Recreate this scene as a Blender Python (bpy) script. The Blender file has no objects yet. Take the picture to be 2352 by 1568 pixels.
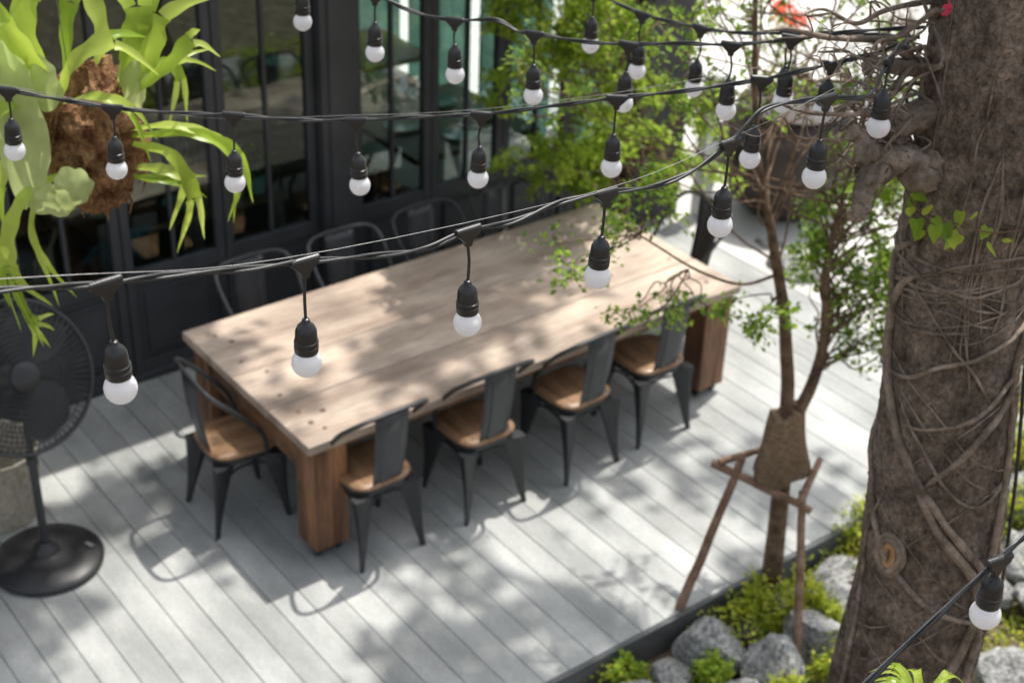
import bpy, bmesh, math, random
import numpy as np
from mathutils import Vector, Matrix, noise
random.seed(7); rng=np.random.default_rng(7)
sc=bpy.context.scene; COL=sc.collection
V=Vector
SD=V((.335,.10,.77)).normalized()
# ---------------------------------------------------------------- materials
def nt(name):
    m=bpy.data.materials.new(name); m.use_nodes=True
    t=m.node_tree; return m,t,t.nodes,t.links,t.nodes["Principled BSDF"]
def M(name,c1,c2,scale=5,rough=.6,bump=.15,bscale=None,stretch=(1,1,1),metallic=0,island=0,coat=0,rough2=None,spec=.5,pos=(.35,.68),detail=6,bdist=.02,blotch=0,bump2=0,grain=0,crack=0,knots=0):
    m,t,n,l,b=nt(name)
    tc=n.new("ShaderNodeTexCoord"); mp=n.new("ShaderNodeMapping"); mp.inputs["Scale"].default_value=stretch
    l.new(tc.outputs["Object"],mp.inputs[0])
    no=n.new("ShaderNodeTexNoise"); no.inputs["Scale"].default_value=scale; no.inputs["Detail"].default_value=detail; no.inputs["Roughness"].default_value=.6
    l.new(mp.outputs[0],no.inputs["Vector"])
    cr=n.new("ShaderNodeValToRGB"); cr.color_ramp.elements[0].position=pos[0]; cr.color_ramp.elements[1].position=pos[1]
    cr.color_ramp.elements[0].color=(*c1,1); cr.color_ramp.elements[1].color=(*c2,1)
    l.new(no.outputs["Fac"],cr.inputs[0]); out=cr.outputs[0]
    def vary(src,amt,fac,lo=.3,hi=.7):
        h2=n.new("ShaderNodeHueSaturation"); m2=n.new("ShaderNodeMapRange"); m2.inputs["From Min"].default_value=lo; m2.inputs["From Max"].default_value=hi
        m2.inputs["To Min"].default_value=1-amt; m2.inputs["To Max"].default_value=1+amt
        l.new(fac,m2.inputs["Value"]); l.new(m2.outputs[0],h2.inputs["Value"]); l.new(src,h2.inputs["Color"]); return h2.outputs[0]
    if island:
        g=n.new("ShaderNodeNewGeometry"); out=vary(out,island,g.outputs["Random Per Island"],0,1)
    if blotch:
        n3=n.new("ShaderNodeTexNoise"); n3.inputs["Scale"].default_value=1.7; n3.inputs["Detail"].default_value=7; l.new(tc.outputs["Object"],n3.inputs["Vector"]); out=vary(out,blotch,n3.outputs["Fac"])
    if grain:
        n4=n.new("ShaderNodeTexNoise"); n4.inputs["Scale"].default_value=(bscale or scale*3)*2; n4.inputs["Detail"].default_value=5; l.new(mp.outputs[0],n4.inputs["Vector"]); out=vary(out,grain,n4.outputs["Fac"])
    if knots:
        mk_=n.new("ShaderNodeMapping"); mk_.inputs["Scale"].default_value=(1.1,2.6,1); l.new(tc.outputs["Object"],mk_.inputs[0])
        vk=n.new("ShaderNodeTexVoronoi"); vk.inputs["Scale"].default_value=1.5; vk.inputs["Randomness"].default_value=1; l.new(mk_.outputs[0],vk.inputs["Vector"])
        out=vary(out,knots,vk.outputs["Distance"],.02,.16)
    cf=None
    if crack:
        nw=n.new("ShaderNodeTexNoise"); nw.inputs["Scale"].default_value=9; nw.inputs["Detail"].default_value=5; l.new(mp.outputs[0],nw.inputs["Vector"])
        va=n.new("ShaderNodeVectorMath"); va.operation='MULTIPLY_ADD'; va.inputs[1].default_value=(.2,.2,.2); l.new(nw.outputs["Color"],va.inputs[0]); l.new(mp.outputs[0],va.inputs[2])
        vo=n.new("ShaderNodeTexVoronoi"); vo.feature='DISTANCE_TO_EDGE'; vo.inputs["Scale"].default_value=crack; l.new(va.outputs[0],vo.inputs["Vector"])
        mc=n.new("ShaderNodeMapRange"); mc.inputs["From Max"].default_value=.10; l.new(vo.outputs["Distance"],mc.inputs["Value"]); cf=mc.outputs[0]
        out=vary(out,.14,cf,0,1)
    l.new(out,b.inputs["Base Color"])
    b.inputs["Roughness"].default_value=rough
    if rough2 is not None:
        r=n.new("ShaderNodeMapRange"); r.inputs["To Min"].default_value=rough; r.inputs["To Max"].default_value=rough2
        l.new(no.outputs["Fac"],r.inputs["Value"]); l.new(r.outputs[0],b.inputs["Roughness"])
    b.inputs["Metallic"].default_value=metallic; b.inputs["Coat Weight"].default_value=coat
    b.inputs["Specular IOR Level"].default_value=spec
    if bump:
        n2=n.new("ShaderNodeTexNoise"); n2.inputs["Scale"].default_value=bscale or scale*3; n2.inputs["Detail"].default_value=8
        l.new(mp.outputs[0],n2.inputs["Vector"])
        bp=n.new("ShaderNodeBump"); bp.inputs["Strength"].default_value=bump; bp.inputs["Distance"].default_value=bdist
        l.new(n2.outputs["Fac"],bp.inputs["Height"]); last=bp
        if bump2:
            n5=n.new("ShaderNodeTexNoise"); n5.inputs["Scale"].default_value=(bscale or scale*3)*4.5; n5.inputs["Detail"].default_value=6; l.new(mp.outputs[0],n5.inputs["Vector"])
            b2=n.new("ShaderNodeBump"); b2.inputs["Strength"].default_value=bump2; b2.inputs["Distance"].default_value=bdist*.35
            l.new(n5.outputs["Fac"],b2.inputs["Height"]); l.new(last.outputs[0],b2.inputs["Normal"]); last=b2
        if cf:
            b3=n.new("ShaderNodeBump"); b3.inputs["Strength"].default_value=.5; b3.inputs["Distance"].default_value=.005
            l.new(cf,b3.inputs["Height"]); l.new(last.outputs[0],b3.inputs["Normal"]); last=b3
        l.new(last.outputs[0],b.inputs["Normal"])
    return m
def LEAF(name,cols,trans=.4,rough=.45):
    m,t,n,l,b=nt(name)
    g=n.new("ShaderNodeNewGeometry"); cr=n.new("ShaderNodeValToRGB"); e=cr.color_ramp.elements
    while len(e)<len(cols): e.new(.5)
    for i,c in enumerate(cols): e[i].position=i/(len(cols)-1); e[i].color=(*c,1)
    l.new(g.outputs["Random Per Island"],cr.inputs[0]); 
    tc=n.new("ShaderNodeTexCoord"); no=n.new("ShaderNodeTexNoise"); no.inputs["Scale"].default_value=4; no.inputs["Detail"].default_value=5
    l.new(tc.outputs["Object"],no.inputs["Vector"])
    hs=n.new("ShaderNodeHueSaturation"); mr=n.new("ShaderNodeMapRange"); mr.inputs["From Min"].default_value=.3; mr.inputs["From Max"].default_value=.7
    mr.inputs["To Min"].default_value=.72; mr.inputs["To Max"].default_value=1.28
    l.new(no.outputs["Fac"],mr.inputs["Value"]); l.new(mr.outputs[0],hs.inputs["Value"]); l.new(cr.outputs[0],hs.inputs["Color"])
    l.new(hs.outputs[0],b.inputs["Base Color"]); b.inputs["Roughness"].default_value=rough; b.inputs["Specular IOR Level"].default_value=.35
    tr=n.new("ShaderNodeBsdfTranslucent"); l.new(hs.outputs[0],tr.inputs["Color"])
    mx=n.new("ShaderNodeMixShader"); mx.inputs[0].default_value=trans
    l.new(b.outputs[0],mx.inputs[1]); l.new(tr.outputs[0],mx.inputs[2]); l.new(mx.outputs[0],n["Material Output"].inputs[0])
    return m
mat_deck=M("deck_paint",(.25,.26,.25),(.42,.425,.41),scale=3.2,rough=.5,rough2=.75,bump=.12,bscale=40,stretch=(1,.35,1),island=.10,blotch=.22,grain=.08,detail=9)
mat_fascia=M("fascia_dark",(.07,.075,.078),(.13,.135,.14),scale=6,rough=.7)
mat_under=M("under_deck",(.10,.10,.095),(.16,.155,.15),scale=3,rough=.9)
mat_top=M("weathered_wood",(.205,.145,.108),(.45,.365,.295),scale=2.0,rough=.45,rough2=.7,bump=.3,bscale=12,stretch=(.4,3.4,3),island=.16,bdist=.008,blotch=.32,pos=(.26,.74),grain=.2,detail=9,knots=.2)
mat_leg=M("reddish_timber",(.06,.025,.012),(.33,.16,.075),scale=2.4,rough=.5,rough2=.7,bump=.5,bscale=12,stretch=(5,5,.4),island=.22,bdist=.014,blotch=.35,grain=.3,detail=10)
mat_apron=M("apron_timber",(.09,.042,.022),(.24,.125,.062),scale=4,rough=.6,bump=.3,bscale=14,stretch=(1,1,4),bdist=.01,grain=.15)
mat_peg=M("dark_peg",(.08,.05,.03),(.16,.10,.065),scale=20,rough=.6)
mat_seat=M("seat_wood",(.165,.088,.043),(.36,.215,.12),scale=4,rough=.38,rough2=.5,bump=.1,stretch=(6,.8,6),coat=.1,grain=.14)
mat_blackmetal=M("black_powder_coat",(.018,.019,.022),(.030,.032,.035),scale=30,rough=.42,bump=.03,bscale=200,spec=.5)
mat_splat=M("grey_powder_coat",(.042,.045,.05),(.06,.064,.07),scale=12,rough=.42,bump=.03,bscale=200)
mat_facade=M("charcoal_paint",(.030,.033,.037),(.046,.049,.054),scale=4,rough=.45,rough2=.6,bump=.05,bscale=60,blotch=.15)
mat_plastic=M("black_plastic",(.014,.014,.015),(.022,.022,.024),scale=60,rough=.36,bump=.05,bscale=300)
mat_cable=M("rubber_cable",(.016,.017,.019),(.028,.03,.032),scale=60,rough=.48,bump=.05,bscale=200)
mat_steel=M("steel_wire",(.20,.20,.20),(.32,.32,.32),scale=40,rough=.45,bump=0,metallic=.6)
mat_bark=M("fig_bark",(.050,.038,.031),(.25,.20,.16),scale=13,rough=.92,bump=1.0,bscale=30,stretch=(1,1,.8),pos=(.30,.72),detail=14,bdist=.024,spec=.12,blotch=.35,bump2=1.0,grain=.34,crack=34)
mat_root=M("aerial_root",(.10,.078,.06),(.31,.25,.20),scale=14,rough=.85,bump=.7,bscale=50,spec=.2,bdist=.006,grain=.2,bump2=.5)
mat_branch=M("thin_bark",(.08,.05,.033),(.22,.15,.10),scale=16,rough=.85,bump=.5,bscale=60,spec=.2,bdist=.005)
mat_rock=M("boulder",(.16,.165,.17),(.56,.555,.53),scale=7,rough=.82,bump=.9,bscale=14,pos=(.36,.62),detail=13,spec=.25,bdist=.03,grain=.25,bump2=.6)
mat_soil=M("soil",(.10,.08,.05),(.24,.19,.14),scale=9,rough=.95,bump=.8,bscale=40,bdist=.03,spec=.1,grain=.3)
mat_pave=M("pale_concrete",(.50,.485,.46),(.66,.645,.62),scale=1.6,rough=.85,bump=.15,bscale=60,spec=.2,blotch=.1)
mat_burlap=M("burlap",(.17,.115,.07),(.36,.26,.18),scale=34,rough=.95,bump=1,bscale=80,stretch=(1,1,3),spec=.05,bdist=.014,grain=.3,blotch=.2)
mat_pole=M("rough_pole",(.15,.09,.06),(.30,.20,.145),scale=14,rough=.85,bump=.5,bscale=50,spec=.15,bdist=.006)
mat_ball=M("fern_fibre",(.13,.055,.026),(.60,.35,.19),scale=12,rough=.9,bump=1,bscale=34,spec=.1,detail=10,bdist=.04,bump2=1,grain=.3)
mat_white=M("white_paint",(.66,.66,.65),(.78,.78,.77),scale=4,rough=.5,bump=.03)
mat_wicker=M("pale_wicker",(.27,.245,.19),(.46,.42,.34),scale=30,rough=.8,bump=.4)
mat_dark=M("interior_plaster",(.045,.05,.048),(.085,.095,.09),scale=1.3,rough=.6,blotch=.3)
mat_floorin=M("interior_floor",(.08,.06,.045),(.15,.11,.08),scale=4,rough=.3,stretch=(1,6,1))
mat_plate=M("teal_glaze",(.42,.80,.72),(.55,.9,.83),scale=6,rough=.15,bump=0)
mat_added_curtain=LEAF("teal_reflection_voile",[(.09,.19,.16),(.14,.26,.225)],.45,.8)  # turquoise stands in for bright teal reflections in the glass
mat_tin=M("interior_table",(.24,.15,.09),(.38,.27,.18),scale=4,rough=.3,stretch=(.6,5,1))
mat_redseat=M("leather_brown",(.28,.12,.07),(.38,.19,.13),scale=8,rough=.45)
mat_blue=M("blue_cloth",(.03,.12,.18),(.07,.20,.28),scale=20,rough=.85)
mat_tan=M("tan_cloth",(.45,.34,.22),(.58,.45,.32),scale=20,rough=.85)
mat_heart=M("knot_wood",(.30,.16,.07),(.48,.29,.14),scale=20,rough=.7,stretch=(3,3,1))
mat_urn=M("dark_glazed_clay",(.022,.016,.013),(.06,.042,.032),scale=6,rough=.5,rough2=.65,bump=.2)
mat_red=LEAF("red_petals",[(.75,.06,.02),(.9,.15,.05)],.4)
mat_pink=LEAF("pink_petals",[(.7,.03,.10),(.9,.1,.2)],.4)
mat_lime=LEAF("lime_leaf",[(.18,.31,.03),(.37,.52,.05),(.58,.70,.11)],.6)
mat_green=LEAF("green_leaf",[(.09,.18,.03),(.22,.36,.045),(.42,.56,.08)],.58)
mat_yellow=LEAF("yellow_green_leaf",[(.16,.25,.02),(.44,.50,.04),(.66,.66,.08)],.5)
mat_shade_canopy=LEAF("fig_leaf",[(.06,.14,.03),(.12,.22,.04)],.35)
mat_stag=LEAF("staghorn_leaf",[(.28,.42,.04),(.44,.56,.08),(.56,.66,.15)],.5,rough=.33)
mat_shield=LEAF("shield_frond",[(.50,.60,.22),(.60,.68,.31)],.5,rough=.5)
def glassmat():
    m,t,n,l,b=nt("window_glass")
    fr=n.new("ShaderNodeFresnel"); fr.inputs[0].default_value=2.1
    tr=n.new("ShaderNodeBsdfTransparent"); tr.inputs[0].default_value=(.80,.92,.89,1)
    gl=n.new("ShaderNodeBsdfGlossy"); gl.inputs["Roughness"].default_value=.0; gl.inputs["Color"].default_value=(.86,1,.95,1)
    no=n.new("ShaderNodeTexNoise"); no.inputs["Scale"].default_value=1.3
    tc=n.new("ShaderNodeTexCoord"); l.new(tc.outputs["Object"],no.inputs["Vector"])
    bp=n.new("ShaderNodeBump"); bp.inputs["Strength"].default_value=.08; bp.inputs["Distance"].default_value=.02; l.new(no.outputs["Fac"],bp.inputs["Height"]); l.new(bp.outputs[0],gl.inputs["Normal"])
    mx=n.new("ShaderNodeMixShader"); l.new(fr.outputs[0],mx.inputs[0]); l.new(tr.outputs[0],mx.inputs[1]); l.new(gl.outputs[0],mx.inputs[2])
    l.new(mx.outputs[0],n["Material Output"].inputs[0]); return m
mat_glass=glassmat()
def bulbmat():
    m,t,n,l,b=nt("opal_glass")
    b.inputs["Base Color"].default_value=(.90,.90,.93,1); b.inputs["Roughness"].default_value=.18
    b.inputs["Coat Weight"].default_value=.5
    tc=n.new("ShaderNodeTexCoord"); no=n.new("ShaderNodeTexNoise"); no.inputs["Scale"].default_value=60; l.new(tc.outputs["Object"],no.inputs["Vector"])
    bp=n.new("ShaderNodeBump"); bp.inputs["Strength"].default_value=.03; l.new(no.outputs["Fac"],bp.inputs["Height"]); l.new(bp.outputs[0],b.inputs["Normal"])
    tr=n.new("ShaderNodeBsdfTranslucent"); tr.inputs[0].default_value=(.95,.95,.97,1)
    mx=n.new("ShaderNodeMixShader"); mx.inputs[0].default_value=.5
    l.new(b.outputs[0],mx.inputs[1]); l.new(tr.outputs[0],mx.inputs[2]); l.new(mx.outputs[0],n["Material Output"].inputs[0]); return m
mat_bulb=bulbmat()
# ---------------------------------------------------------------- mesh builder
def catmull(p,n=8):
    p=[V(a) for a in p]; 
    if len(p)<3: return [p[0].lerp(p[-1],i/n) for i in range(n+1)]
    q=[p[0]*2-p[1]]+p+[p[-1]*2-p[-2]]; out=[]
    for i in range(1,len(q)-2):
        a,b,c,d=q[i-1],q[i],q[i+1],q[i+2]
        for k in range(n):
            t=k/n; out.append(.5*((2*b)+(c-a)*t+(2*a-5*b+4*c-d)*t*t+(3*b-a-3*c+d)*t**3))
    out.append(p[-1]); return out
class MB:
    def __init__(s): s.v=[]; s.f=[]
    def add(s,vs,fs,mx=None):
        o=len(s.v); s.v+= [tuple(mx@V(a)) for a in vs] if mx else [tuple(a) for a in vs]
        s.f+=[tuple(i+o for i in f) for f in fs]
    def box(s,x0,x1,y0,y1,z0,z1,mx=None):
        s.add([(x0,y0,z0),(x1,y0,z0),(x1,y1,z0),(x0,y1,z0),(x0,y0,z1),(x1,y0,z1),(x1,y1,z1),(x0,y1,z1)],
              [(0,3,2,1),(4,5,6,7),(0,1,5,4),(1,2,6,5),(2,3,7,6),(3,0,4,7)],mx)
    def tube(s,pts,rad,seg=8,mx=None,cap=True):
        pts=[V(p) for p in pts]; n=len(pts)
        if not hasattr(rad,'__len__'): rad=[rad]*n
        elif len(rad)!=n: 
            r0=rad; rad=[float(np.interp(i/(n-1),np.linspace(0,1,len(r0)),r0)) for i in range(n)]
        vs=[];fs=[]; T=[(pts[min(i+1,n-1)]-pts[max(i-1,0)]).normalized() for i in range(n)]
        a=V((0,0,1)) if abs(T[0].z)<.9 else V((1,0,0)); N=(a-T[0]*a.dot(T[0])).normalized()
        for i in range(n):
            N=(N-T[i]*N.dot(T[i])).normalized(); B=T[i].cross(N)
            for k in range(seg):
                th=2*math.pi*k/seg; vs.append(pts[i]+(N*math.cos(th)+B*math.sin(th))*rad[i])
        for i in range(n-1):
            for k in range(seg): fs.append((i*seg+k,i*seg+(k+1)%seg,(i+1)*seg+(k+1)%seg,(i+1)*seg+k))
        if cap: fs.append(tuple(range(seg))[::-1]); fs.append(tuple((n-1)*seg+k for k in range(seg)))
        s.add(vs,fs,mx)
    def lathe(s,prof,seg=24,mx=None,cap=True):
        vs=[(r*math.cos(2*math.pi*k/seg),r*math.sin(2*math.pi*k/seg),z) for r,z in prof for k in range(seg)]
        fs=[(i*seg+k,i*seg+(k+1)%seg,(i+1)*seg+(k+1)%seg,(i+1)*seg+k) for i in range(len(prof)-1) for k in range(seg)]
        if cap: fs.append(tuple(range(seg))[::-1]); fs.append(tuple((len(prof)-1)*seg+k for k in range(seg)))
        s.add(vs,fs,mx)
    def leaves(s,C,size,nrm_up=.5,aspect=.5,d=None,fold=.12):
        C=np.asarray(C,float); n=len(C)
        if n==0: return
        sz=size*rng.uniform(.65,1.25,n)[:,None]
        if d is None: d=rng.normal(size=(n,3)); d[:,2]*=.6
        d=d/np.linalg.norm(d,axis=1)[:,None]
        N=rng.normal(size=(n,3))*(1-nrm_up); N[:,2]+=nrm_up*1.5
        S=np.cross(d,N); S/=np.linalg.norm(S,axis=1)[:,None]+1e-9; N=np.cross(S,d)
        a=C; b=C+d*sz*.45+S*sz*aspect*.5+N*sz*fold; c=C+d*sz; e=C+d*sz*.45-S*sz*aspect*.5+N*sz*fold
        o=len(s.v); vs=np.stack([a,b,c,e],1).reshape(-1,3); s.v+=list(map(tuple,vs.tolist()))
        s.f+=[(o+4*i,o+4*i+1,o+4*i+2,o+4*i+3) for i in range(n)]
def mk(name,mb,mat,parent=None,smooth=False,bevel=0,loc=None):
    me=bpy.data.meshes.new(name); me.from_pydata(mb.v,[],mb.f); me.materials.append(mat); me.update()
    if smooth:
        me.polygons.foreach_set("use_smooth",[True]*len(me.polygons))
        try: me.set_sharp_from_angle(angle=math.radians(42))
        except Exception: pass
    o=bpy.data.objects.new(name,me); COL.objects.link(o)
    if parent: o.parent=parent
    if loc: o.location=loc
    if bevel:
        b=o.modifiers.new("bevel",'BEVEL'); b.width=bevel; b.segments=2; b.limit_method='ANGLE'
    return o
def tag(o,label,cat,group=None):
    o["label"]=label; o["category"]=cat
    if group: o["group"]=group
    return o
def root(name,label,cat,loc=(0,0,0),rz=0,group=None):
    e=bpy.data.objects.new(name,None); e.empty_display_size=.1; COL.objects.link(e); e.location=loc; e.rotation_euler=(0,0,rz)
    return tag(e,label,cat,group)
def dup(o,parent=None):
    c=o.copy(); COL.objects.link(c)
    if parent: c.parent=parent
    for ch in list(o.children): dup(ch,c)
    return c
def struct(o): o["kind"]="structure"; return o
# ---------------------------------------------------------------- setting
mb=MB(); mb.add([(-150,-150,-.2),(150,-150,-.2),(150,150,-.2),(-150,150,-.2)],[(0,1,2,3)])
struct(mk("ground",mb,mat_soil))
mb=MB(); mb.add([(4.37,-.9,-.03),(60,-.9,-.03),(60,60,-.03),(4.37,60,-.03)],[(0,1,2,3)]); mb.add([(4.37,-.9,-.2),(60,-.9,-.2),(60,-.9,-.03),(4.37,-.9,-.03)],[(0,1,2,3)])
struct(mk("pavement",mb,mat_pave))
mb=MB(); x=-6.5; W=.155
while x<4.2:
    mb.box(x,x+W-.004,-1.34,2.155,-.028,rng.uniform(-.001,.001)); x+=W
struct(mk("deck",mb,mat_deck,bevel=.002))
mb=MB(); mb.box(-6.5,4.33,-1.30,2.15,-.19,-.03); struct(mk("deck_base",mb,mat_under))
mb=MB(); mb.box(-6.5,4.36,-1.365,-1.343,-.2,-.004); mb.box(4.338,4.365,-1.34,2.15,-.2,-.004); struct(mk("deck_edge",mb,mat_fascia,bevel=.003))
# ---------------------------------------------------------------- building
B=root("restaurant_building","charcoal restaurant front with tall framed glass doors","building",(0,2.2,0))
mb=MB(); mb.box(-6.5,4.5,-.05,.12,2.62,3.3); mb.box(-6.5,4.5,-.04,.1,0,.05); mk("wall",mb,mat_facade,B,bevel=.006)
mb=MB(); mb.box(-6.5,4.5,4.5,4.6,0,3.3); mb.box(-6.7,-6.5,-.05,4.6,0,3.3)
mk("interior_wall",mb,mat_dark,B)
mb=MB()
for yy in (.14,1.2,2.3,3.4,4.44): mb.box(4.38,4.44,yy,yy+.06,0,3.3)
mb.box(4.38,4.44,.2,4.44,2.6,3.3); mk("added_side_window_frame",mb,mat_facade,B,bevel=.004)  # window opening added in the end wall to let daylight into the room
mb=MB(); mb.box(-6.5,4.38,.12,4.5,-.1,.01); mk("floor",mb,mat_floorin,B)
mb=MB(); mb.box(-6.8,4.6,-.2,4.7,3.3,3.45); mk("roof",mb,mat_facade,B)
for (a_,b_) in ((.22,1.16),(1.3,2.26),(2.4,3.36),(3.5,4.4)):
    m=MB(); n_=40; vs=[];fs=[]
    for i in range(n_+1):
        u=a_+(b_-a_)*i/n_; vs+= [(4.31+.03*math.sin(i*1.15),u,.06),(4.31+.03*math.sin(i*1.15+.3),u,2.6)]
    for i in range(n_): fs.append((2*i,2*i+2,2*i+3,2*i+1))
    m.add(vs,fs); mk("added_curtain",m,mat_added_curtain,B,True)  # added hangings: screen the bright paving outside, tint the view teal
for cx0,cx1 in ((1.37,1.635),(4.02,4.5)):
    mb=MB(); mb.box(cx0,cx1,-.10,.1,0,2.62); mb.box(cx0+.05,cx1-.05,-.115,-.1,.12,2.5); mk("column",mb,mat_facade,B,bevel=.006)
def leaf_door(x0,x1):
    d=bpy.data.objects.new("glazed_door",None); COL.objects.link(d); d.parent=B
    f=MB(); st=.055
    f.box(x0,x0+st,-.03,.03,.05,2.62); f.box(x1-st,x1,-.03,.03,.05,2.62)
    f.box(x0+st,x1-st,-.028,.028,.05,.13); f.box(x0+st,x1-st,-.028,.028,.66,.755); f.box(x0+st,x1-st,-.028,.028,2.5,2.62)
    xm=(x0+x1)/2; f.box(xm-.011,xm+.011,-.02,.02,.755,2.5)
    mk("frame",f,mat_facade,d,bevel=.004)
    f=MB(); f.box(x0+st,x1-st,-.008,.01,.13,.66)
    a,b,c,e=x0+st+.07,x1-st-.07,.20,.59
    f.box(a,b,-.016,-.008,c,e)
    for (p,q,r,s_) in ((a-.012,b+.012,c-.012,c+.004),(a-.012,b+.012,e-.004,e+.012),(a-.012,a+.004,c+.004,e-.004),(b-.004,b+.012,c+.004,e-.004)): f.box(p,q,-.026,-.0165,r,s_)
    mk("panel",f,mat_facade,d,bevel=.003)
    f=MB()
    for (p,q) in ((x0+st,xm-.011),(xm+.011,x1-st)): f.add([(p,0,.755),(q,0,.755),(q,0,2.5),(p,0,2.5)],[(0,1,2,3)])
    mk("pane",f,mat_glass,d)
xs=[1.365-.668*i for i in range(12)]
for i in range(11):
    if xs[i+1]>-6.5: leaf_door(xs[i+1]+.004,xs[i]-.004)
for i in range(4): leaf_door(1.64+i*.595,1.64+(i+1)*.595-.006)
def itable(x,y,w,d,label):
    r=root("dining_table",label,"table",(x,y,.01),group="indoor dining tables")
    m=MB(); m.box(-w/2,w/2,-d/2,d/2,.70,.745); mk("tabletop",m,mat_tin,r,bevel=.005)
    m=MB(); m.lathe([(.24,0),(.24,.02),(.03,.04),(.03,.66),(.12,.70)],20); mk("pedestal",m,mat_blackmetal,r,True)
itable(.72,3.02,1.35,.72,"wooden indoor table laid with teal plates")
itable(2.95,3.15,1.1,1.1,"wooden indoor table with several teal plates")
itable(-1.0,3.1,1.1,.75,"wooden indoor table beside the glass doors")
itable(2.9,4.7,1.6,.8,"wooden indoor table deep inside the room")
itable(.9,5.0,1.8,.8,"long wooden indoor table near the back wall")
for k,(px,py) in enumerate(((.74,2.84),(.64,3.2),(.28,3.0),(2.92,2.79),(3.15,3.39),(2.65,3.15),(2.55,4.75),(3.1,4.7),(3.3,3.0),(-.8,2.95),(.5,4.95),(1.3,5.0))):
    m=MB(); m.lathe([(.05,0),(.055,.004),(.13,.018),(.135,.022),(.128,.02),(.05,.008)],28); o=mk("plate",m,mat_plate,None,True,loc=(px,py,.756)); tag(o,"round teal glazed plate on an indoor table","plate","teal plates on indoor tables")
def ichair(x,y,rz,mt,label):
    r=root("upholstered_chair",label,"chair",(x,y,.01),rz,"indoor upholstered chairs")
    m=MB(); m.box(-.22,.22,-.21,.22,.40,.48); mk("seat",m,mt,r,bevel=.03)
    m=MB(); pts=catmull([(-.23,.02,.5),(-.24,-.18,.72),(-.12,-.26,.86),(.12,-.26,.86),(.24,-.18,.72),(.23,.02,.5)],6); m.tube(pts,.018,8)
    for i in range(9):
        u=-.2+.05*i; m.box(u,u+.045,-.25+.3*abs(u)**1.5*2,-.225+.3*abs(u)**1.5*2,.48,.82)
    mk("backrest",m,mt,r,bevel=.008)
    for sx in (-1,1):
        for sy in (-1,1):
            m=MB(); m.tube([(sx*.17,sy*.17,.41),(sx*.21,sy*.21,0)],[.02,.012],8); mk("leg",m,mat_blackmetal,r,True)
ichair(2.2,2.78,math.radians(-70),mat_redseat,"brown leather chair by the indoor table")
ichair(.10,2.7,math.radians(10),mat_blue,"dark blue draped chair near the glass door")
ichair(-.45,2.75,math.radians(60),mat_tan,"tan cloth chair near the glass door")
ichair(1.15,3.6,math.radians(170),mat_blue,"blue chair on the far side of the indoor table")
ichair(3.5,2.65,math.radians(30),mat_redseat,"brown leather chair near the added end window")
r=root("potted_plant","small leafy plant in teal pot on indoor table","plant",(1.23,2.76,.76))
m=MB(); m.lathe([(.06,0),(.085,.13),(.09,.14),(.08,.135)],20); mk("pot",m,mat_plate,r,True)
m=MB(); m.leaves(rng.normal(size=(260,3))*[.07,.07,.06]+[0,0,.22],.06); mk("foliage",m,mat_green,r)
# ---------------------------------------------------------------- table
T=root("long_wooden_table","long weathered plank table on chunky timber legs","table",(0,0,0))
mb=MB(); ys=[0,.42,.80,1.37]
for i in range(3): mb.box(rng.uniform(-.003,.003),3.0+rng.uniform(-.004,.004),ys[i]+.0036,ys[i+1]-.0036,.715,.77-rng.uniform(0,.002))
mb.box(.02,2.98,.02,1.35,.700,.714)
mk("tabletop",mb,mat_top,T,bevel=.006)
for lx in (.04,2.775):
    for ly in (.04,1.16):
        mb=MB(); mb.box(lx,lx+.125,ly,ly+.17,.065,.699); mb.box(lx+.1262,lx+.205,ly+.001,ly+.169,.065,.699); leg=mk("leg",mb,mat_leg,T,bevel=.005)
        for cx_ in (.04,.165):
            m=MB(); Mx=Matrix.Translation((lx+cx_,ly+.06,.03))@Matrix.Rotation(math.pi/2,4,'Y'); m.lathe([(.012,-.014),(.03,-.012),(.03,.012),(.012,.014)],16,Mx); m.box(lx+cx_-.02,lx+cx_+.02,ly+.04,ly+.08,.055,.066); mk("caster",m,mat_plastic,leg,True)
for (a,b,c,d) in ((.06,.14,.212,1.158),(2.86,2.94,.212,1.158)):
    mb=MB(); mb.box(a,b,c,d,.50,.699); mk("apron",mb,mat_apron,T,bevel=.006)
for (c,d) in ((.12,.17),(1.20,1.25)):
    mb=MB(); mb.box(.248,2.772,c,d,.60,.699); mk("apron",mb,mat_apron,T,bevel=.006)
for px,pys in ((.13,(.11,.19,.31,.50,.90,1.22)),(.21,(.25,.74,1.12)),(2.88,(.15,.5,.9,1.2))):
    for py in pys:
        m=MB(); jx=rng.uniform(-.035,.035); R1=rng.uniform(.010,.017); m.lathe([(R1,.7701),(R1*.95,.7708),(R1*.3,.7710)],12,Matrix.Translation((px+jx,py,0))); mk("wooden_peg",m,mat_peg,T)
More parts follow.
